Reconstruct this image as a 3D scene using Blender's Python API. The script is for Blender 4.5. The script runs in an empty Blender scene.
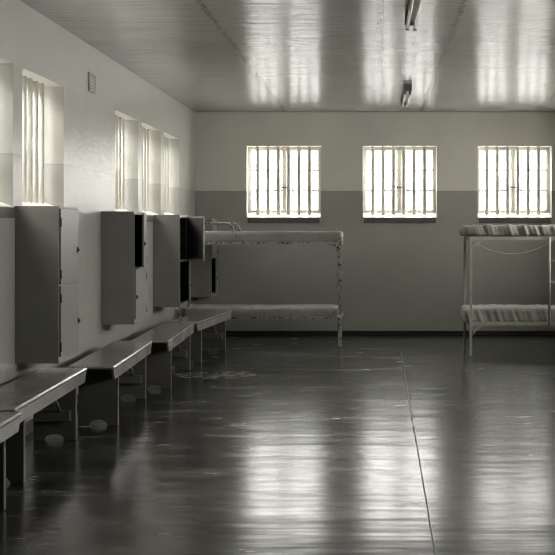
import bpy, bmesh, math, random
from mathutils import Vector, Matrix, noise

random.seed(7)
sc = bpy.context.scene
COL = sc.collection
PI = math.pi

# ------------------------------------------------------------------ room
XL, XR = -2.446, 3.09          # left / right wall inner faces
YB, YF = 14.324, -1.6          # far wall / wall behind the camera
ZC = 3.01                      # ceiling
HCAM = 1.446
WT = 0.26                      # wall thickness
ZP = 1.946                     # height of the dado paint line
WB, WTOP = 1.585, 2.555        # window opening bottom / top
SLOPE = 0.095                  # sloped sill rise through the wall

# ------------------------------------------------------------------ materials
TINT = (1.0, 0.975, 0.882)
def g(v):
    return (v * TINT[0], v * TINT[1], v * TINT[2], 1.0)

class NT:
    def __init__(self, name):
        self.m = bpy.data.materials.new(name)
        self.m.use_nodes = True
        self.t = self.m.node_tree
        self.b = self.t.nodes['Principled BSDF']
        self.out = self.t.nodes['Material Output']
    def n(self, typ, **kw):
        nd = self.t.nodes.new(typ)
        for k, v in kw.items():
            if k in nd.inputs.keys():
                nd.inputs[k].default_value = v
            else:
                setattr(nd, k, v)
        return nd
    def l(self, a, b):
        self.t.links.new(a, b)
    def pos(self, scale=(1, 1, 1)):
        gm = self.n('ShaderNodeNewGeometry')
        mp = self.n('ShaderNodeMapping')
        mp.inputs['Scale'].default_value = scale
        self.l(gm.outputs['Position'], mp.inputs['Vector'])
        return mp.outputs['Vector']
    def noise(self, vec, scale, detail=4, rough=0.55):
        nd = self.n('ShaderNodeTexNoise')
        nd.inputs['Scale'].default_value = scale
        nd.inputs['Detail'].default_value = detail
        nd.inputs['Roughness'].default_value = rough
        self.l(vec, nd.inputs['Vector'])
        return nd.outputs['Fac']
    def ramp(self, fac, stops):
        r = self.n('ShaderNodeValToRGB')
        e = r.color_ramp.elements
        e[0].position, e[0].color = stops[0]
        e[1].position, e[1].color = stops[-1]
        for p, c in stops[1:-1]:
            x = e.new(p); x.color = c
        self.l(fac, r.inputs['Fac'])
        return r.outputs['Color']
    def math(self, op, a, b=None, c=None):
        nd = self.n('ShaderNodeMath', operation=op)
        for i, v in enumerate((a, b, c)):
            if v is None: continue
            if isinstance(v, (int, float)): nd.inputs[i].default_value = v
            else: self.l(v, nd.inputs[i])
        return nd.outputs[0]
    def mix(self, fac, a, b, mode='MIX'):
        nd = self.n('ShaderNodeMix', data_type='RGBA', blend_type=mode)
        for sock, v in ((nd.inputs[0], fac), (nd.inputs[6], a), (nd.inputs[7], b)):
            if isinstance(v, (int, float)): sock.default_value = v
            elif isinstance(v, tuple): sock.default_value = v
            else: self.l(v, sock)
        return nd.outputs[2]
    def bump(self, h, strength, dist, prev=None):
        nd = self.n('ShaderNodeBump')
        nd.inputs['Strength'].default_value = strength
        nd.inputs['Distance'].default_value = dist
        self.l(h, nd.inputs['Height'])
        if prev is not None: self.l(prev, nd.inputs['Normal'])
        return nd.outputs['Normal']
    def xyz(self):
        gm = self.n('ShaderNodeNewGeometry')
        s = self.n('ShaderNodeSeparateXYZ')
        self.l(gm.outputs['Position'], s.inputs[0])
        return s.outputs

def simple(name, v, rough=0.5, spec=0.5, mottled=0.12, nscale=9.0, bump=0.0, metal=0.0):
    t = NT(name)
    p = t.pos()
    n = t.noise(p, nscale, 5)
    c = t.ramp(n, [(0.3, g(v * (1 - mottled))), (0.7, g(v * (1 + mottled)))])
    t.l(c, t.b.inputs['Base Color'])
    t.b.inputs['Roughness'].default_value = rough
    t.b.inputs['Specular IOR Level'].default_value = spec
    t.b.inputs['Metallic'].default_value = metal
    if bump:
        t.l(t.bump(t.noise(p, nscale * 6, 4), bump, 0.01), t.b.inputs['Normal'])
    return t.m

# painted masonry: pale above, grey gloss dado below
def wall_material(name, upper, lower, rough_up, rough_low, bump=0.25, chips=0.0):
    t = NT(name)
    p = t.pos()
    x, y, z = t.xyz()
    wob = t.math('MULTIPLY', t.math('SUBTRACT', t.noise(p, 6, 3), 0.5), 0.010)
    zz = t.math('ADD', z, wob)
    mask = t.math('GREATER_THAN', zz, ZP)
    n = t.noise(p, 1.6, 6, 0.6)
    cu = t.ramp(n, [(0.3, g(upper * 0.93)), (0.7, g(upper * 1.05))])
    cl = t.ramp(n, [(0.3, g(lower * 0.93)), (0.7, g(lower * 1.06))])
    c = t.mix(mask, cl, cu)
    line = t.math('LESS_THAN', t.math('ABSOLUTE', t.math('SUBTRACT', zz, ZP)), 0.006)
    c = t.mix(t.math('MULTIPLY', line, 0.35), c, g(lower * 0.55))
    if chips:
        near_line = t.math('LESS_THAN', t.math('ABSOLUTE', t.math('SUBTRACT', z, ZP - 0.06)), 0.13)
        ch = t.math('MULTIPLY', near_line, t.math('GREATER_THAN', t.noise(p, 24, 5, 0.7), 1 - chips))
        c = t.mix(t.math('MULTIPLY', ch, 0.6), c, g(lower * 0.45))
    t.l(c, t.b.inputs['Base Color'])
    r = t.math('ADD', t.math('MULTIPLY', mask, rough_up - rough_low), rough_low)
    r = t.math('ADD', r, t.math('MULTIPLY', t.math('SUBTRACT', n, 0.5), 0.12))
    t.l(r, t.b.inputs['Roughness'])
    b1 = t.bump(t.noise(p, 26, 3), bump, 0.006)
    b2 = t.bump(t.noise(p, 2.4, 2), bump * 0.5, 0.03, b1)
    t.l(b2, t.b.inputs['Normal'])
    return t.m

M = {}
M['wall_far'] = wall_material('painted_far_wall', 0.54, 0.275, 0.55, 0.45, 0.15)
M['wall_side'] = wall_material('painted_gloss_side_wall', 0.36, 0.28, 0.33, 0.31, 0.55, chips=0.30)

# ceiling: glossy painted boards
def ceiling_material():
    t = NT('glossy_painted_boards')
    x, y, z = t.xyz()
    p = t.pos()
    ps = t.pos((0.35, 9.0, 1.0))            # streaks along the boards (x)
    streak = t.noise(ps, 2.0, 5, 0.6)
    board = t.math('FRACT', t.math('DIVIDE', y, 0.115))
    bl = t.math('SUBTRACT', 1.0, t.math('MINIMUM', t.math('MULTIPLY', t.math('MINIMUM', board, t.math('SUBTRACT', 1.0, board)), 14.0), 1.0))
    wob = t.math('MULTIPLY', t.math('SUBTRACT', t.noise(p, 11, 5, 0.75), 0.5), 0.10)
    xw = t.math('ADD', x, wob)
    joint = None
    for xj in (-1.22, 0.03, 0.61, 2.1):
        d = t.math('LESS_THAN', t.math('ABSOLUTE', t.math('SUBTRACT', xw, xj)), 0.022)
        joint = d if joint is None else t.math('MAXIMUM', joint, d)
    cross = None
    for yj in (4.6, 8.94, 10.9, 13.05):
        d = t.math('LESS_THAN', t.math('ABSOLUTE', t.math('SUBTRACT', y, yj)), 0.008)
        cross = d if cross is None else t.math('MAXIMUM', cross, d)
    flake = t.math('GREATER_THAN', t.noise(p, 30, 4, 0.7), 0.47)
    joint = t.math('MULTIPLY', joint, flake)
    c = t.ramp(t.noise(p, 1.3, 5), [(0.3, g(0.30)), (0.7, g(0.35))])
    c = t.mix(t.math('MULTIPLY', bl, 0.3), c, g(0.25))
    c = t.mix(t.math('MULTIPLY', joint, 0.85), c, g(0.16))
    c = t.mix(t.math('MULTIPLY', cross, 0.35), c, g(0.2))
    t.l(c, t.b.inputs['Base Color'])
    r = t.math('ADD', 0.15, t.math('MULTIPLY', t.noise(ps, 1.1, 3), 0.09))
    t.l(r, t.b.inputs['Roughness'])
    b = t.bump(streak, 0.5, 0.020)
    b = t.bump(bl, 0.35, -0.003, b)
    b = t.bump(joint, 0.9, 0.012, b)
    b = t.bump(t.noise(p, 3.0, 2), 0.15, 0.02, b)
    t.l(b, t.b.inputs['Normal'])
    return t.m
M['ceiling'] = ceiling_material()

# floor: dark polished screed, worn in streaks
def floor_material():
    t = NT('dark_polished_floor')
    x, y, z = t.xyz()
    p = t.pos()
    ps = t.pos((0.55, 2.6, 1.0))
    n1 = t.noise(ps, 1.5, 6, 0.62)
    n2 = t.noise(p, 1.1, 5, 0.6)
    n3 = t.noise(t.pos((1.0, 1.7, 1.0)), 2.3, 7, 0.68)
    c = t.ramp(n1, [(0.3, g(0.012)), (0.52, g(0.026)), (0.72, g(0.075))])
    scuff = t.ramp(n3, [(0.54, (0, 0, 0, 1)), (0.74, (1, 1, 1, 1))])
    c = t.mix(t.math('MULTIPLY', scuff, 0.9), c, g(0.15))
    # one worn bare patch in front of the far benches
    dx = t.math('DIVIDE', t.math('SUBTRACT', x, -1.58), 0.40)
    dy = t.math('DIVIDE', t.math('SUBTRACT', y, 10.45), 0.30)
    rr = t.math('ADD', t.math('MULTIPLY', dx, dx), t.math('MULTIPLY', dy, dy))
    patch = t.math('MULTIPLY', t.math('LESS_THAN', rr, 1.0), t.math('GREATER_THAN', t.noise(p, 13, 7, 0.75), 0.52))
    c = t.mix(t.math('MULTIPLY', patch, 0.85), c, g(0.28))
    seam = None
    for yj in (2.1, 6.75, 11.45):
        d = t.math('LESS_THAN', t.math('ABSOLUTE', t.math('SUBTRACT', y, yj)), 0.006)
        seam = d if seam is None else t.math('MAXIMUM', seam, d)
    c = t.mix(t.math('MULTIPLY', seam, 0.6), c, g(0.015))
    t.l(c, t.b.inputs['Base Color'])
    r = t.math('ADD', 0.10, t.math('ADD', t.math('MULTIPLY', n2, 0.08), t.math('MULTIPLY', t.noise(t.pos((0.5, 5.0, 1)), 2.2, 6, 0.7), 0.14)))
    r = t.math('ADD', r, t.math('MULTIPLY', scuff, 0.10))
    t.l(r, t.b.inputs['Roughness'])
    t.b.inputs['Specular IOR Level'].default_value = 0.72
    b = t.bump(t.noise(t.pos((0.6, 2.2, 1)), 1.6, 2, 0.5), 0.30, 0.020)
    b = t.bump(t.noise(t.pos((0.35, 3.0, 1)), 4.0, 2, 0.5), 0.22, 0.006, b)
    b = t.bump(seam, 0.5, -0.003, b)
    t.l(b, t.b.inputs['Normal'])
    return t.m
M['floor'] = floor_material()

M['skirting'] = simple('black_skirting_paint', 0.018, 0.4, 0.4)
M['sill_slab'] = simple('dark_sill_slab', 0.085, 0.5, 0.4, bump=0.1)
M['window_paint'] = simple('pale_window_paint', 0.66, 0.4, 0.5, 0.08)
M['bar_paint'] = simple('white_bar_paint', 0.50, 0.35, 0.5, 0.06)
M['locker'] = simple('grey_locker_paint', 0.20, 0.38, 0.5, 0.07, 5.0, bump=0.06)
M['locker_in'] = simple('dark_locker_inside', 0.045, 0.6, 0.3)  # darker than the locker paint, for sheets over the inside faces
M['dark_metal'] = simple('dark_iron', 0.03, 0.45, 0.5)
M['steel'] = simple('bare_steel', 0.45, 0.35, 0.5, metal=0.7)
M['bench'] = simple('grey_bench_paint', 0.20, 0.22, 0.5, 0.14, 4.0, bump=0.08)
M['bench_shaded'] = simple('shaded_bench_paint', 0.10, 0.32, 0.4, 0.14, 4.0)  # bench paint darkened: shade on legs and battens put into the colour
M['bunk'] = simple('grey_bunk_enamel', 0.36, 0.42, 0.5, 0.15, 12.0)
M['lamp_body'] = simple('grey_lamp_casing', 0.2, 0.5, 0.4)
M['lamp_end'] = simple('dark_lamp_end_plate', 0.14, 0.5, 0.4)
M['tube'] = simple('milky_lamp_tube', 0.62, 0.2, 0.5, 0.02)
M['vent'] = simple('grey_vent_plaster', 0.42, 0.6, 0.3)
M['vent_dark'] = simple('vent_hollow', 0.10, 0.8, 0.2)
M['string'] = simple('pale_string', 0.5, 0.8, 0.2)
M['seam'] = simple('grey_floor_joint_filler', 0.05, 0.35, 0.5, 0.5, 6.0)

def worn_bunk():
    t = NT('chipped_bunk_enamel')
    p = t.pos()
    n = t.noise(p, 26, 5, 0.7)
    c = t.ramp(n, [(0.41, g(0.04)), (0.47, g(0.22)), (0.75, g(0.40))])
    t.l(c, t.b.inputs['Base Color'])
    t.b.inputs['Roughness'].default_value = 0.5
    t.l(t.bump(n, 0.3, 0.003), t.b.inputs['Normal'])
    return t.m
M['bunk_worn'] = worn_bunk()

def cloth(name, v, stain=0.25):
    t = NT(name)
    p = t.pos()
    n = t.noise(p, 4.0, 6, 0.65)
    c = t.ramp(n, [(0.28, g(v * (1 - stain))), (0.7, g(v * 1.08))])
    t.l(c, t.b.inputs['Base Color'])
    t.b.inputs['Roughness'].default_value = 0.85
    t.b.inputs['Specular IOR Level'].default_value = 0.2
    b = t.bump(t.noise(p, 160, 2), 0.25, 0.002)
    b = t.bump(t.noise(p, 18, 4), 0.35, 0.012, b)
    t.l(b, t.b.inputs['Normal'])
    return t.m
M['ticking'] = cloth('worn_mattress_ticking', 0.23)
M['cover'] = cloth('crumpled_mattress_cover', 0.28)

def glass_material():
    t = NT('window_glass')
    tr = t.n('ShaderNodeBsdfTransparent')
    tr.inputs['Color'].default_value = (0.96, 0.96, 0.95, 1)
    gl = t.n('ShaderNodeBsdfGlossy')
    gl.inputs['Roughness'].default_value = 0.02
    mx = t.n('ShaderNodeMixShader')
    mx.inputs[0].default_value = 0.06
    t.l(tr.outputs[0], mx.inputs[1]); t.l(gl.outputs[0], mx.inputs[2])
    t.l(mx.outputs[0], t.out.inputs['Surface'])
    return t.m
M['glass'] = glass_material()

# ------------------------------------------------------------------ mesh helpers
def box(bm, x0, x1, y0, y1, z0, z1):
    vs = [bm.verts.new(v) for v in ((x0,y0,z0),(x1,y0,z0),(x1,y1,z0),(x0,y1,z0),(x0,y0,z1),(x1,y0,z1),(x1,y1,z1),(x0,y1,z1))]
    for f in ((0,3,2,1),(4,5,6,7),(0,1,5,4),(1,2,6,5),(2,3,7,6),(3,0,4,7)):
        bm.faces.new([vs[i] for i in f])

def tube(bm, pts, r, seg=10, cap=True):
    pts = [Vector(p) for p in pts]
    rings = []
    up = None
    for i, p in enumerate(pts):
        a = pts[max(i - 1, 0)]; b = pts[min(i + 1, len(pts) - 1)]
        d = (b - a).normalized()
        if up is None:
            up = Vector((0, 0, 1)) if abs(d.z) < 0.9 else Vector((1, 0, 0))
        s = d.cross(up).normalized(); u = s.cross(d).normalized(); up = u
        rr = r[i] if isinstance(r, (list, tuple)) else r
        rings.append([bm.verts.new(p + s * rr * math.cos(2*PI*k/seg) + u * rr * math.sin(2*PI*k/seg)) for k in range(seg)])
    for i in range(len(rings) - 1):
        for k in range(seg):
            f = bm.faces.new((rings[i][k], rings[i][(k+1)%seg], rings[i+1][(k+1)%seg], rings[i+1][k]))
            f.smooth = True
    if cap:
        bm.faces.new(list(reversed(rings[0]))); bm.faces.new(rings[-1])

def prism(bm, poly, axis, a0, a1):
    """poly: 2-D outline; axis 'y' extrudes (x,z) along y, 'x' extrudes (y,z), 'z' extrudes (x,y)."""
    def P(u, v, a):
        return (u, a, v) if axis == 'y' else ((a, u, v) if axis == 'x' else (u, v, a))
    A = [bm.verts.new(P(u, v, a0)) for u, v in poly]
    B = [bm.verts.new(P(u, v, a1)) for u, v in poly]
    n = len(poly)
    bm.faces.new(A); bm.faces.new(list(reversed(B)))
    for i in range(n):
        bm.faces.new((A[i], B[i], B[(i+1)%n], A[(i+1)%n]))

def obj(name, bm, mat, parent=None, loc=(0,0,0), rotz=0.0, bevel=0.0, smooth=False, segs=2):
    bmesh.ops.recalc_face_normals(bm, faces=bm.faces[:])
    me = bpy.data.meshes.new(name)
    bm.to_mesh(me); bm.free()
    if smooth:
        for f in me.polygons: f.use_smooth = True
    o = bpy.data.objects.new(name, me)
    COL.objects.link(o)
    me.materials.append(mat)
    o.location = loc; o.rotation_euler = (0, 0, rotz)
    if parent is not None: o.parent = parent
    if bevel:
        b = o.modifiers.new('bevel', 'BEVEL'); b.width = bevel; b.segments = segs; b.limit_method = 'ANGLE'
    return o

def empty(name, loc=(0,0,0), rotz=0.0):
    o = bpy.data.objects.new(name, None)
    COL.objects.link(o); o.location = loc; o.rotation_euler = (0,0,rotz)
    o.empty_display_size = 0.1
    return o

def tag(o, label=None, cat=None, group=None, kind=None):
    if label: o['label'] = label
    if cat: o['category'] = cat
    if group: o['group'] = group
    if kind: o['kind'] = kind
    return o

def copy_tree(o, parent=None):
    c = o.copy(); COL.objects.link(c)
    if parent is not None: c.parent = parent
    for ch in list(o.children): copy_tree(ch, c)
    return c

# ------------------------------------------------------------------ shell
def wall(name, u0, u1, holes, to_world, mat, label):
    """wall slab with inner face at depth 0 and outer face at WT; holes = [(ua, ub)] windows."""
    us = sorted({u0, u1, *[h for hh in holes for h in hh]})
    zs = [0.0, WB, WTOP, ZC]
    bm = bmesh.new()
    cache = {}
    def V(u, v, z):
        k = (round(u, 5), round(v, 5), round(z, 5))
        if k not in cache: cache[k] = bm.verts.new(to_world(u, v, z))
        return cache[k]
    ish = lambda a, b: any(abs(a - h[0]) < 1e-6 and abs(b - h[1]) < 1e-6 for h in holes)
    for v in (0.0, WT):
        def Z(z, a, b):      # outer bottom edge of an opening is higher: sloped sill
            return z
        for a, b in zip(us[:-1], us[1:]):
            hole = ish(a, b)
            for k in range(3):
                z0, z1 = zs[k], zs[k+1]
                if hole and k == 1: continue
                if v > 0 and hole and k == 0: z1 = WB + SLOPE
                quad = (V(a, v, z0), V(b, v, z0), V(b, v, z1), V(a, v, z1))
                bm.faces.new(quad)
    for a, b in holes:
        bm.faces.new((V(a,0,WB), V(b,0,WB), V(b,WT,WB+SLOPE), V(a,WT,WB+SLOPE)))
        bm.faces.new((V(a,0,WTOP), V(b,0,WTOP), V(b,WT,WTOP), V(a,WT,WTOP)))
        for u in (a, b):
            bm.faces.new((V(u,0,WB), V(u,WT,WB+SLOPE), V(u,WT,WTOP), V(u,0,WTOP)))
    me_faces = bm.faces[:]
    bmesh.ops.recalc_face_normals(bm, faces=me_faces)
    return tag(obj(name, bm, mat), label, 'wall', kind='structure')

BW = 1.0                                   # far windows
far_c = [-1.247, 0.322, 1.876]
far_holes = [(c - BW/2, c + BW/2) for c in far_c]
SW = 0.97
side_c = [1.95, 3.10, 4.20, 5.49, 6.657, 7.818, 10.415, 11.555, 12.705]
side_c = side_c[3:]
side_holes = [(c - SW/2, c + SW/2) for c in side_c]

wall('wall_back', XL - WT, XR + WT, far_holes, lambda u, v, z: (u, YB + v, z), M['wall_far'],
     'far wall painted pale above a dark grey dado with three barred windows')
wall('wall_left', YF, YB, side_holes, lambda u, v, z: (XL - v, u, z), M['wall_side'],
     'glossy left wall with tall barred windows above the lockers')
wall('wall_right', YF, YB, side_holes, lambda u, v, z: (XR + v, u, z), M['wall_side'],
     'right wall with barred windows beyond the bunk')
bm = bmesh.new(); box(bm, XL - WT, XR + WT, YF - 0.2, YF, 0, ZC)
tag(obj('wall_front', bm, wall_material('painted_near_wall', 0.22, 0.12, 0.5, 0.45, 0.15)), 'plain two tone wall closing the room opposite the far windows', 'wall', kind='structure')
bm = bmesh.new(); box(bm, XL - WT, XR + WT, YF - 0.2, YB + WT, -0.15, 0)
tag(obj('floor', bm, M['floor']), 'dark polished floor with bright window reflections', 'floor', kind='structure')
bm = bmesh.new(); box(bm, XL - WT, XR + WT, YF - 0.2, YB + WT, ZC, ZC + 0.15)
tag(obj('ceiling', bm, M['ceiling']), 'glossy boarded ceiling reflecting the far windows', 'ceiling', kind='structure')
SK = 0.058
bm = bmesh.new(); box(bm, XL, XR, YB - 0.012, YB, 0, SK)
tag(obj('baseboard_back', bm, M['skirting'], bevel=0.003), 'black skirting along the far wall', 'baseboard', kind='structure')
bm = bmesh.new(); box(bm, XL, XL + 0.012, YF, YB - 0.012, 0, SK + 0.03)
tag(obj('baseboard_left', bm, M['skirting'], bevel=0.003), 'black skirting along the left wall behind the benches', 'baseboard', kind='structure')
bm = bmesh.new(); box(bm, XR - 0.012, XR, YF, YB - 0.012, 0, SK)
tag(obj('baseboard_right', bm, M['skirting'], bevel=0.003), 'black skirting along the right wall', 'baseboard', kind='structure')

bm = bmesh.new(); box(bm, -7.2, -7.0, -3.0, 42.0, -0.6, 4.4)  # added wall, out of view, keeps the left windows from blowing out
tag(obj('wall_sky_blocker', bm, simple('dark_sky_blocker', 0.07, 0.8, 0.2)), 'unseen wall added outside the left windows to block bright sky', 'wall', kind='structure')

# raised irregular joint running down the floor
bm = bmesh.new()
pts, rad = [], []
y = 0.6
while y < 12.4:
    x = 0.245 + 0.0037 * y + 0.004 * noise.noise((y * 1.3, 0, 0))
    k = abs(noise.noise((y * 2.3, 5.0, 0)))
    pts.append((x, y, 0.0)); rad.append(0.0042 + (0.004 if k > 0.42 else 0) + 0.002 * noise.noise((y * 7, 1, 0)))
    y += 0.06
tube(bm, pts, rad, 8)
tag(obj('trim_1', bm, M['seam']), 'thin raised joint running along the floor towards the middle window', 'floor joint', kind='structure')
# cove bead where far wall meets ceiling
bm = bmesh.new(); box(bm, XL, XR, YB - 0.018, YB, ZC - 0.02, ZC)
tag(obj('trim_2', bm, M['wall_far'], bevel=0.004), 'narrow bead between far wall and ceiling', 'trim', kind='structure')

# ------------------------------------------------------------------ windows
def make_window(name, W, br):
    """local x along the wall, y outwards, z up; origin at the middle of the opening's lower edge."""
    root = empty(name)
    H = WTOP - WB
    zb, zt = 0.070, H - 0.02
    x0, x1 = -W/2, W/2
    v0, v1 = 0.175, 0.215
    bm = bmesh.new(); fw = 0.034
    box(bm, x0, x0+fw, v0, v1, zb, zt+0.02); box(bm, x1-fw, x1, v0, v1, zb, zt+0.02)
    box(bm, x0+fw, x1-fw, v0, v1, zt-0.018, zt+0.02); box(bm, x0+fw, x1-fw, v0, v1, zb-0.005, zb+0.024)
    fr = obj('frame', bm, M['window_paint'], root, bevel=0.003)
    bm = bmesh.new(); box(bm, -0.022, 0.022, v0-0.004, v1, zb+0.024, zt-0.018)
    obj('mullion', bm, M['window_paint'], root, bevel=0.003)
    a, b = zb + 0.024, zt - 0.018
    for s in (-1, 1):
        xa, xb = (x0+fw, -0.022) if s < 0 else (0.022, x1-fw)
        bm = bmesh.new(); t = 0.014
        box(bm, xa, xa+t, v0+0.008, v1-0.008, a, b); box(bm, xb-t, xb, v0+0.008, v1-0.008, a, b)
        box(bm, xa+t, xb-t, v0+0.008, v1-0.008, b-t, b); box(bm, xa+t, xb-t, v0+0.008, v1-0.008, a, a+t)
        for q in (1, 2):
            zz = a + (b - a) * q / 3
            box(bm, xa+t, xb-t, v0+0.01, v1-0.01, zz-0.014, zz+0.014)
        cs = obj('casement', bm, M['window_paint'], root)
        bm = bmesh.new(); box(bm, xa+t*0.5, xb-t*0.5, v0+0.018, v0+0.022, a+t*0.5, b-t*0.5)
        obj('pane', bm, M['glass'], cs)
    # catch and its two stays at the middle post
    bm = bmesh.new(); box(bm, -0.045, 0.045, v0-0.022, v0-0.004, 0.405, 0.425)
    tube(bm, [(-0.03, v0-0.02, 0.415), (-0.03, v0-0.05, 0.415)], 0.008, 8)
    obj('catch', bm, M['lamp_body'], root)
    for s in (-1, 1):
        bm = bmesh.new()
        tube(bm, [(s*0.04, v0-0.014, 0.43), (s*0.075, v0-0.014, 0.415), (s*0.105, v0-0.012, 0.385), (s*0.125, v0-0.010, 0.357)], 0.011, 6)
        obj('stay', bm, M['lamp_body'], root)
    vb = 0.125
    for k in range(6):
        xx = (k - 2.5) * 0.1405 * W - 0.012
        bm = bmesh.new()
        tube(bm, [(xx, vb, SLOPE*vb/WT - 0.01), (xx, vb, H + 0.0)], br, 12)
        obj('bar', bm, M['bar_paint'], root)
    bm = bmesh.new()
    k = SLOPE / WT
    prism(bm, [(-0.004, -0.004), (-0.004, 0.006), (v0, v0*k + 0.006), (v0, v0*k - 0.004)], 'x', x0+0.001, x1-0.001)
    obj('ledge', bm, M['window_paint'], root)
    bm = bmesh.new(); box(bm, x0+0.015, x1-0.015, -0.022, 0.0, -0.072, -0.002)
    obj('sill', bm, M['sill_slab'], root, bevel=0.004)
    return root

wf = make_window('window_1', BW, 0.0255)
far_labels = ['barred far wall window above the left bunk',
              'middle barred window of the far wall, above bare wall',
              'barred far wall window directly above the right bunk']
for i, c in enumerate(far_c):
    o = wf if i == 0 else copy_tree(wf)
    o.name = 'window_%d' % (i + 1)
    o.location = (c, YB, WB)
    tag(o, far_labels[i], 'window', 'barred windows of the far wall', 'structure')
ws = make_window('window_4', SW, 0.021)
side_labels = {0: None, 1: 'left wall window cut by the photo edge, before the first locker',
               2: 'tall barred left wall window right above the nearest locker',
               3: 'left wall window above the second locker, first of three together',
               4: 'left wall window between the second and third lockers, middle of three together',
               5: 'left wall window nearest the far corner, above the third locker'}
n = 4; first = True
for side in ('left', 'right'):
    for i, c in enumerate(side_c):
        o = ws if first else copy_tree(ws)
        first = False
        o.name = 'window_%d' % n; n += 1
        if side == 'left':
            o.location = (XL, c, WB); o.rotation_euler = (0, 0, PI/2)
            lab = side_labels.get(i)
            if lab: tag(o, lab, 'window', 'barred windows of the left wall', 'structure')
            else: tag(o, 'barred left wall window nearer than the photo shows', 'window', 'left wall windows before the frame', 'structure')
        else:
            o.location = (XR, c, WB); o.rotation_euler = (0, 0, -PI/2)
            tag(o, 'barred window of the right wall beyond the photo edge', 'window', 'barred windows of the right wall', 'structure')

# ------------------------------------------------------------------ lockers
LX = -2.150
def make_locker(y0, W, zb, zt, upper, lower, label, knobside=None):
    """upper/lower = (hinge 'near'/'far', opening angle in degrees)"""
    D = LX - XL
    H = zt - zb
    root = tag(empty('locker', (XL, y0, zb)), label, 'locker', 'grey wall lockers along the left wall')
    t = 0.016
    bm = bmesh.new()
    box(bm, 0, D, 0, t, 0, H); box(bm, 0, D, W-t, W, 0, H)
    box(bm, 0, D, t, W-t, H-t, H); box(bm, 0, D, t, W-t, 0, t)
    box(bm, D-0.012, D, t, W-t, t, 0.055)
    box(bm, D-0.012, D, t, W-t, H-0.03, H-t)
    obj('carcass', bm, M['locker'], root, bevel=0.002)
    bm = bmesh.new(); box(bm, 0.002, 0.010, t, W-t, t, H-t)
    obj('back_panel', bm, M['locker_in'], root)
    zm = H * 0.497
    bm = bmesh.new(); box(bm, 0.010, D-0.004, t, W-t, zm-0.012, zm+0.012)
    obj('shelf', bm, M['locker'], root)
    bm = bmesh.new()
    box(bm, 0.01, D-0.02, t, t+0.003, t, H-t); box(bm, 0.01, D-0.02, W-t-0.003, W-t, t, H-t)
    obj('inside_sheet', bm, M['locker_in'], root)
    dw = W - 2*t + (-0.012 if y0 < 8 else 0.012)
    for nm, (hinge, ang), z0, z1 in (('upper', upper, zm+0.006, H-0.018), ('lower', lower, 0.045, zm-0.006)):
        h = z1 - z0
        s = 1 if hinge == 'near' else -1
        hy = t - 0.006 if hinge == 'near' else W - t + 0.006
        # door is local: hinge axis at origin, extends s*y, thickness to +x
        bm = bmesh.new()
        ya, yb = sorted((0, s*dw))
        box(bm, 0, 0.016, ya, yb, 0, h)
        d = obj('door', bm, M['locker'], root, (D - 0.002, hy, z0), -s*math.radians(ang), bevel=0.002)
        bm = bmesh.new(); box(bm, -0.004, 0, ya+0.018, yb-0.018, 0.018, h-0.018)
        obj('inner_sheet', bm, M['locker_in'], d)
        for q in (0.13, 0.82):
            bm = bmesh.new()
            tube(bm, [(0.014, s*0.004, h*q-0.03), (0.014, s*0.004, h*q+0.03)], 0.006, 8)
            box(bm, 0.016, 0.018, min(s*0.004, s*0.016), max(s*0.004, s*0.016), h*q-0.026, h*q+0.026)
            obj('hinge', bm, M['dark_metal'], d)
        bm = bmesh.new()
        ky = s*(dw - 0.022); kz = h*0.44
        box(bm, 0.016, 0.022, ky-0.014, ky+0.014, kz-0.02, kz+0.02)
        tube(bm, [(0.02, ky, kz), (0.031, ky, kz)], 0.009, 10)
        obj('knob', bm, M['dark_metal'], d)
    return root

lockers = [
    (7.18, 0.46, 0.528, 1.595, ('near', 0.0), ('near', 0.8), 'nearest grey locker, both doors nearly shut, above the nearest benches'),
    (9.43, 0.46, 0.587, 1.594, ('far', 9.0), ('far', 0.0), 'second nearest locker, upper door ajar over a dark gap'),
    (11.62, 0.46, 0.577, 1.592, ('far', 34.0), ('far', 13.0), 'third locker with its upper door swung wide open beside the left bunk'),
    (13.855, 0.45, 0.540, 1.570, ('far', 0.0), ('far', 7.0), 'farthest locker in the corner behind the left bunk'),
]
for L in lockers: make_locker(*L)

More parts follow.
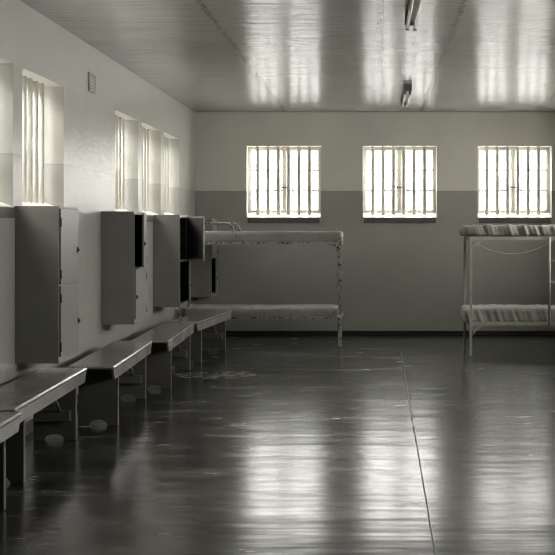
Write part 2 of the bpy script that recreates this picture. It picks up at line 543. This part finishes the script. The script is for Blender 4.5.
# ------------------------------------------------------------------ benches
ZT = 0.46
def make_bench(y0, y1, xn, xf, label):
    """bench whose front top edge runs from (xn, y0) to (xf, y1); local y along it, local -x towards the wall"""
    L = math.hypot(y1 - y0, xf - xn)
    rot = -math.atan2(xf - xn, y1 - y0)
    root = tag(empty('bench', (xn, y0, 0), rot), label, 'bench', 'grey wooden benches along the left wall')
    DT = 0.335
    bm = bmesh.new(); box(bm, -DT, 0.005, 0, L, ZT-0.024, ZT)
    obj('seat', bm, M['bench'], root, bevel=0.009, segs=1)
    bm = bmesh.new()
    za, zb2 = ZT - 0.024, ZT - 0.098
    prism(bm, [(0.004, za), (L-0.004, za), (L-0.03, za-0.02), (L-0.055, zb2), (0.045, zb2), (0.012, za-0.02)], 'x', -0.018, 0.001)
    obj('apron', bm, M['bench'], root, bevel=0.002)
    lw, th = 0.290, 0.028
    xa, xb = -0.006 - lw, -0.006
    for q, yl in enumerate((0.21, L - 0.285)):
        bm = bmesh.new()
        xm, r = (xa + xb)/2, 0.064
        poly = [(xa, ZT-0.024), (xa, 0)] 
        poly += [(xm - r*math.cos(PI*k/14), r*0.7*math.sin(PI*k/14)) for k in range(15)]
        poly += [(xb, 0), (xb, ZT-0.024)]
        prism(bm, poly, 'y', yl, yl+th)
        lg = obj('leg', bm, M['bench_shaded'], root, bevel=0.005, segs=1)
        sg = 1 if q == 0 else -1
        ya, yb = (yl+th, yl+th+0.035) if q == 0 else (yl-0.035, yl)
        bm = bmesh.new(); box(bm, xa+0.01, xb-0.035, ya, yb, 0.135, 0.205)
        obj('batten', bm, M['bench_shaded'], root, bevel=0.003)
        bm = bmesh.new()
        ym = (ya+yb)/2
        a = Vector((xm+0.04, ym, 0.20)); b = Vector((xm+0.04, ym + sg*0.27, ZT-0.03))
        tube(bm, [a, b], 0.011, 6)
        obj('brace', bm, M['bench'], root)
    return root
benches = [
    (4.02, 5.70, -1.83, -1.906, 'nearest bench, only its far end in view at the left edge'),
    (5.785, 7.50, -1.975, -2.046, 'second nearest bench, under the nearest locker'),
    (7.545, 9.24, -1.868, -1.953, 'middle bench of the row, starting below the second locker'),
    (9.275, 11.04, -1.817, -1.892, 'second farthest bench, past the second locker'),
    (11.09, 12.71, -1.872, -1.733, 'farthest bench, ending in front of the left bunk'),
]
for b in benches: make_bench(*b)

# ------------------------------------------------------------------ bunks and mattresses
def angle_post(bm, x, y, sx, sy, z0, z1, w=0.042, t=0.005):
    """L section whose outer corner is at x,y; flanges run towards sx, sy"""
    box(bm, min(x, x+sx*w), max(x, x+sx*w), min(y, y+sy*t), max(y, y+sy*t), z0, z1)
    box(bm, min(x, x+sx*t), max(x, x+sx*t), min(y+sy*t, y+sy*w), max(y+sy*t, y+sy*w), z0, z1)

def make_bunk(x0, x1, y0, y1, ztop, levels, label, mat, rail=0.042, lean=0.0, pw=0.042):
    root = tag(empty('bunk_bed', ((x0+x1)/2, (y0+y1)/2, 0)), label, 'bunk bed', 'iron bunk beds by the far wall')
    cx, cy = (x0+x1)/2, (y0+y1)/2
    def ch(name, bm, m=mat, bevel=0.0015):
        bmesh.ops.translate(bm, verts=bm.verts[:], vec=(-cx, -cy, 0))
        return obj(name, bm, m, root, bevel=bevel)
    for (x, sx) in ((x0, 1), (x1, -1)):
        for (y, sy) in ((y0, 1), (y1, -1)):
            bm = bmesh.new()
            xx = x - (lean if (sx < 0 and sy < 0) else 0) - (0.014 if (sx > 0 and sy < 0) else 0)
            angle_post(bm, xx, y, sx, sy, 0, ztop, pw)
            ch('post', bm)
    for z in levels:
        for y, sy in ((y0, 1), (y1, -1)):
            bm = bmesh.new()
            ya, yb = sorted((y + sy*0.005, y + sy*0.009)); box(bm, x0+0.006, x1-0.006, ya, yb, z-rail, z)
            ya, yb = sorted((y + sy*0.009, y + sy*0.045)); box(bm, x0+0.006, x1-0.006, ya, yb, z-rail, z-rail+0.005)
            ch('side_rail', bm, bevel=0)
            for x, sx in ((x0, 1), (x1, -1)):
                bm = bmesh.new()
                prism(bm, [(x+sx*0.035, z-rail-0.115), (x+sx*0.055, z-rail-0.085), (x+sx*0.16, z-rail+0.002), (x+sx*0.125, z-rail+0.002), (x+sx*0.04, z-rail-0.06)], 'y', *sorted((y+sy*0.004, y+sy*0.010)))
                ch('corner_brace', bm, bevel=0)
        for x, sx in ((x0, 1), (x1, -1)):
            bm = bmesh.new()
            xa, xb = sorted((x + sx*0.006, x + sx*0.011)); box(bm, xa, xb, y0+0.012, y1-0.012, z-rail, z)
            ch('end_rail', bm, bevel=0)
        bm = bmesh.new()
        box(bm, x0+0.014, x1-0.014, y0+0.014, y1-0.014, z-rail+0.006, z-rail+0.012)
        ch('mattress_support', bm, bevel=0)
    return root

def make_mattress(label, x0, x1, y0, y1, z0, z1, mat, folds=0.004, seed=0.0, sag=0.0, ruche=0.0, tufts=0):
    cx, cy = (x0+x1)/2, (y0+y1)/2
    hx, hy, hz = (x1-x0)/2, (y1-y0)/2, (z1-z0)/2
    bm = bmesh.new()
    nx, ny, nz = 110, 34, 10
    # six grids welded into a box
    def grid(f, na, nb):
        vv = [[bm.verts.new(f(2*i/na-1, 2*j/nb-1)) for j in range(nb+1)] for i in range(na+1)]
        for i in range(na):
            for j in range(nb):
                bm.faces.new((vv[i][j], vv[i+1][j], vv[i+1][j+1], vv[i][j+1]))
    for s in (-1, 1):
        grid(lambda a, b: (a*hx, b*hy, s*hz), nx, ny)
        grid(lambda a, b: (a*hx, s*hy, b*hz), nx, nz)
        grid(lambda a, b: (s*hx, a*hy, b*hz), ny, nz)
    bmesh.ops.remove_doubles(bm, verts=bm.verts[:], dist=1e-5)
    r = min(hz*0.62, 0.045)
    for v in bm.verts:
        p = v.co.copy()
        q = Vector((max(-hx+r, min(hx-r, p.x)), max(-hy+r, min(hy-r, p.y)), max(-hz+r, min(hz-r, p.z))))
        d = p - q
        nrm = d.normalized() if d.length > 1e-6 else Vector((0, 0, 1))
        p = q + nrm * r if d.length > 1e-6 else p
        w = Vector((p.x*3.0+seed, p.y*3.0, p.z*3.0))
        amp = folds * (noise.noise(w*1.3) + 0.8*noise.noise(w*3.1) + 0.5*noise.noise(w*7.0))
        if ruche:
            side = abs(nrm.y) + 0.6*abs(nrm.x)
            k = 0.7*noise.noise((p.x*9+seed, p.z*5 + p.x*2, seed)) + 1.1*noise.noise((p.x*24+p.z*9, p.y*3, seed+1.0)) + 0.5*abs(noise.noise((p.y*22, p.z*3, p.x*4)))
            amp += ruche * k * (0.35 + 0.65*min(1, side)) * (1.0 if p.z > -hz*0.8 else 0.3)
        p = p + nrm * amp
        if p.z > 0:
            p.z += sag * (noise.noise((p.x*1.1+seed, 3, 0)))
        p.z = max(p.z, -hz)
        v.co = p
    o = obj('mattress', bm, mat, None, (cx, cy, (z0+z1)/2), smooth=True)
    tag(o, label, 'mattress', 'thin mattresses on the bunks')
    for k in range(tufts):
        bm = bmesh.new()
        bmesh.ops.create_uvsphere(bm, u_segments=10, v_segments=6, radius=0.016)
        for v in bm.verts: v.co.z *= 0.35
        obj('tuft', bm, M['dark_metal'], o, (-hx + 0.16 + k*(2*hx-0.3)/max(1, tufts-1), -hy+0.06, hz - 0.001), smooth=True)
    return o

# left bunk
LX0, LX1, LY0, LY1 = -2.395, -0.415, 12.86, 13.52
LU, LL = 1.278, 0.372
lb = make_bunk(LX0, LX1, LY0, LY1, 1.335, (LU, LL), 'chipped iron bunk bed at the left, beneath the left far window', M['bunk_worn'], rail=0.030, lean=0.035)
cx, cy = (LX0+LX1)/2, (LY0+LY1)/2
for yy in (LY0 + 0.018, LY1 - 0.018):      # hooped guard rails at the head end
    bm = bmesh.new()
    xe = -1.735
    z1 = 1.505
    pts = [(LX0+0.02, yy, LU-0.02), (LX0+0.02, yy, z1-0.06)]
    pts += [(LX0+0.02+0.06*(1-math.cos(a)), yy, z1-0.06+0.06*math.sin(a)) for a in (0.4, 0.8, 1.2, PI/2)]
    pts += [(xe-0.09+0.09*math.sin(a), yy, z1-0.09*(1-math.cos(a))) for a in (0, 0.35, 0.7, 1.05, 1.35, PI/2)]
    pts += [(xe, yy, LU-0.02)]
    tube(bm, pts, 0.0125, 8)
    bmesh.ops.translate(bm, verts=bm.verts[:], vec=(-cx, -cy, 0))
    obj('guard_rail', bm, M['bunk_worn'], lb)
make_mattress('flat grey mattress on the upper deck of the left bunk', LX0+0.03, LX1+0.0, LY0+0.036, LY1-0.04, LU-0.028, 1.408, M['ticking'], 0.004, 2.0, 0.018, 0.003)
make_mattress('flat grey mattress on the lower deck of the left bunk', LX0+0.055, LX1-0.06, LY0+0.012, LY1-0.02, LL-0.028, 0.474, M['ticking'], 0.004, 9.0, 0.012, 0.003, tufts=8)

# right bunk
RX0, RX1, RY0, RY1 = 1.060, 3.03, 12.00, 12.66
RU, RL = 1.350, 0.385
rb = make_bunk(RX0, RX1, RY0, RY1, 1.345, (RU, RL), 'pale painted iron bunk bed at the right edge, beneath the right far window', M['bunk'], pw=0.029)
cx, cy = (RX0+RX1)/2, (RY0+RY1)/2
bm = bmesh.new()
for xx in (1.962, 2.262):
    tube(bm, [(xx, RY0-0.014, RL-0.045), (xx, RY0-0.014, RU-0.005)], 0.014, 8)
bmesh.ops.translate(bm, verts=bm.verts[:], vec=(-cx, -cy, 0))
lad = obj('ladder', bm, M['bunk'], rb)
for zz in (0.83, 1.075):
    bm = bmesh.new(); tube(bm, [(1.962, RY0-0.014, zz), (2.262, RY0-0.014, zz)], 0.011, 8)
    bmesh.ops.translate(bm, verts=bm.verts[:], vec=(-cx, -cy, 0))
    obj('rung', bm, M['bunk'], lad)
make_mattress('crumpled mattress on the upper deck of the right bunk', RX0-0.055, RX1-0.03, RY0+0.002, RY1-0.01, RU-0.001, 1.475, M['cover'], 0.006, 4.0, 0.008, 0.034)
make_mattress('crumpled mattress on the lower deck of the right bunk', RX0-0.05, RX1-0.06, RY0+0.048, RY1-0.05, RL-0.028, 0.535, M['cover'], 0.006, 13.0, 0.010, 0.018)

# cord sagging below the upper deck of the right bunk
bm = bmesh.new()
pts = []
for k in range(25):
    u = k/24
    pts.append((1.11 + 0.94*u, RY0+0.03, 1.285 - 0.568*u + 0.618*u*u))
tube(bm, pts, 0.0028, 6)
tag(obj('cord', bm, M['string']), 'thin pale cord sagging under the upper deck of the right bunk', 'cord')

# string on the floor below the benches
bm = bmesh.new()
tube(bm, [(-2.16, 7.70, 0.003), (-2.14, 7.71, 0.003), (-2.115, 7.70, 0.003), (-2.09, 7.715, 0.003), (-2.07, 7.71, 0.003)], 0.0025, 6)
tag(obj('string', bm, M['string']), 'short pale string on the floor beneath the benches', 'string')

# ------------------------------------------------------------------ vent
vy, vz = 9.11, 2.693
root = tag(empty('wall_vent', (XL, vy, vz)), 'small square air vent grille high on the left wall', 'vent')
w2, h2 = 0.088, 0.068
bm = bmesh.new(); box(bm, 0.0, 0.003, -w2, w2, -h2, h2)
obj('backing', bm, M['vent_dark'], root)
bm = bmesh.new()
box(bm, 0.0, 0.014, -w2-0.012, -w2, -h2-0.012, h2+0.012); box(bm, 0.0, 0.014, w2, w2+0.012, -h2-0.012, h2+0.012)
box(bm, 0.0, 0.014, -w2, w2, h2, h2+0.012); box(bm, 0.0, 0.014, -w2, w2, -h2-0.012, -h2)
obj('frame', bm, M['vent'], root, bevel=0.002)
bm = bmesh.new()
for k in range(1, 6):
    yy = -w2 + 2*w2*k/6; box(bm, 0.002, 0.010, yy-0.007, yy+0.007, -h2, h2)
for k in range(1, 5):
    zz = -h2 + 2*h2*k/5; box(bm, 0.003, 0.011, -w2, w2, zz-0.006, zz+0.006)
obj('grille', bm, M['vent'], root)

# ------------------------------------------------------------------ ceiling lamps
def make_lamp():
    root = empty('ceiling_lamp')
    L = 1.30
    bm = bmesh.new(); box(bm, -0.024, 0.024, 0.03, L-0.03, -0.05, 0.0)
    obj('casing', bm, M['lamp_body'], root, bevel=0.003)
    for y in (0.0, L-0.03):
        bm = bmesh.new()
        box(bm, -0.046, 0.046, y, y+0.03, -0.075, 0.0)
        for s in (-1, 1): box(bm, s*0.027-0.013, s*0.027+0.013, y, y+0.03, -0.112, -0.075)
        obj('lamp_holder', bm, M['lamp_end'], root, bevel=0.003)
    for s in (-1, 1):
        bm = bmesh.new(); tube(bm, [(s*0.027, 0.03, -0.093), (s*0.027, L-0.03, -0.093)], 0.0135, 12)
        obj('tube', bm, M['tube'], root)
    return root
lamp = make_lamp()
lamp.location = (0.345, 11.52, ZC)
tag(lamp, 'twin tube ceiling lamp farther away, near the middle window', 'lamp', 'twin tube ceiling lamps')
l2 = copy_tree(lamp)
l2.location = (0.258, 6.51, ZC)
tag(l2, 'nearer twin tube ceiling lamp cut by the top photo edge', 'lamp', 'twin tube ceiling lamps')

# ------------------------------------------------------------------ daylight
SKY_BASE, SKY_ZENITH, SKY_LOBE = 7.2, 13.0, 26.0
w = bpy.data.worlds.new('overcast'); sc.world = w
w.use_nodes = True
nt = w.node_tree
bg = nt.nodes['Background']
# overcast sky, brighter around the hidden sun beyond the right-hand wall
geo = nt.nodes.new('ShaderNodeTexCoord')
dot = nt.nodes.new('ShaderNodeVectorMath'); dot.operation = 'DOT_PRODUCT'
dot.inputs[1].default_value = Vector((0.97, -0.10, 0.20)).normalized()
nt.links.new(geo.outputs['Generated'], dot.inputs[0])
def wm(op, a, b):
    nd = nt.nodes.new('ShaderNodeMath'); nd.operation = op
    for i, v in enumerate((a, b)):
        if isinstance(v, (int, float)): nd.inputs[i].default_value = v
        else: nt.links.new(v, nd.inputs[i])
    return nd.outputs[0]
lobe = wm('POWER', wm('MAXIMUM', dot.outputs['Value'], 0.0), 1.3)
sep = nt.nodes.new('ShaderNodeSeparateXYZ')
nt.links.new(geo.outputs['Generated'], sep.inputs[0])
zen = wm('MULTIPLY', wm('MAXIMUM', sep.outputs['Z'], 0.0), SKY_ZENITH)
nt.links.new(wm('ADD', wm('ADD', wm('MULTIPLY', lobe, SKY_LOBE), SKY_BASE), zen), bg.inputs['Strength'])
bg.inputs['Color'].default_value = (1.0, 0.99, 0.96, 1)

def portal(loc, rot, sx, sy):
    li = bpy.data.lights.new('daylight_portal', 'AREA')
    li.shape = 'RECTANGLE'; li.size = sx; li.size_y = sy
    li.cycles.is_portal = True
    o = bpy.data.objects.new('daylight_portal', li); COL.objects.link(o)
    o.location = loc; o.rotation_euler = rot
zc = (WB + WTOP)/2 + 0.02
for c in far_c: portal((c, YB+WT-0.005, zc), (-PI/2, 0, 0), BW, WTOP-WB)
for c in side_c:
    portal((XL-WT+0.005, c, zc), (PI/2, 0, -PI/2), SW, WTOP-WB)
    portal((XR+WT-0.005, c, zc), (PI/2, 0, PI/2), SW, WTOP-WB)

# ------------------------------------------------------------------ camera
F = 1060.0
cd = bpy.data.cameras.new('camera')
cam = bpy.data.objects.new('camera', cd); COL.objects.link(cam)
cam.location = (0, 0, HCAM)
cam.rotation_euler = (PI/2, 0, 0)
cd.sensor_fit = 'HORIZONTAL'; cd.sensor_width = 36.0
cd.lens = F/555*36.0
cd.shift_x = -(376 - 277.5)/555
cd.shift_y = -(277.5 - 228)/555
cd.clip_end = 200
sc.camera = cam

vs = sc.view_settings
sc.display_settings.display_device = 'sRGB'
vs.view_transform = 'Standard'; vs.look = 'None'; vs.gamma = 1.0
vs.use_curve_mapping = False
vs.exposure = 0.5
sc.cycles.use_denoising = True
sc.cycles.filter_width = 1.1
sc.cycles.max_bounces = 10
sc.cycles.diffuse_bounces = 6
sc.cycles.glossy_bounces = 5
sc.cycles.transparent_max_bounces = 12
sc.cycles.sample_clamp_indirect = 8.0
sc.cycles.caustics_reflective = False
sc.cycles.blur_glossy = 0.5
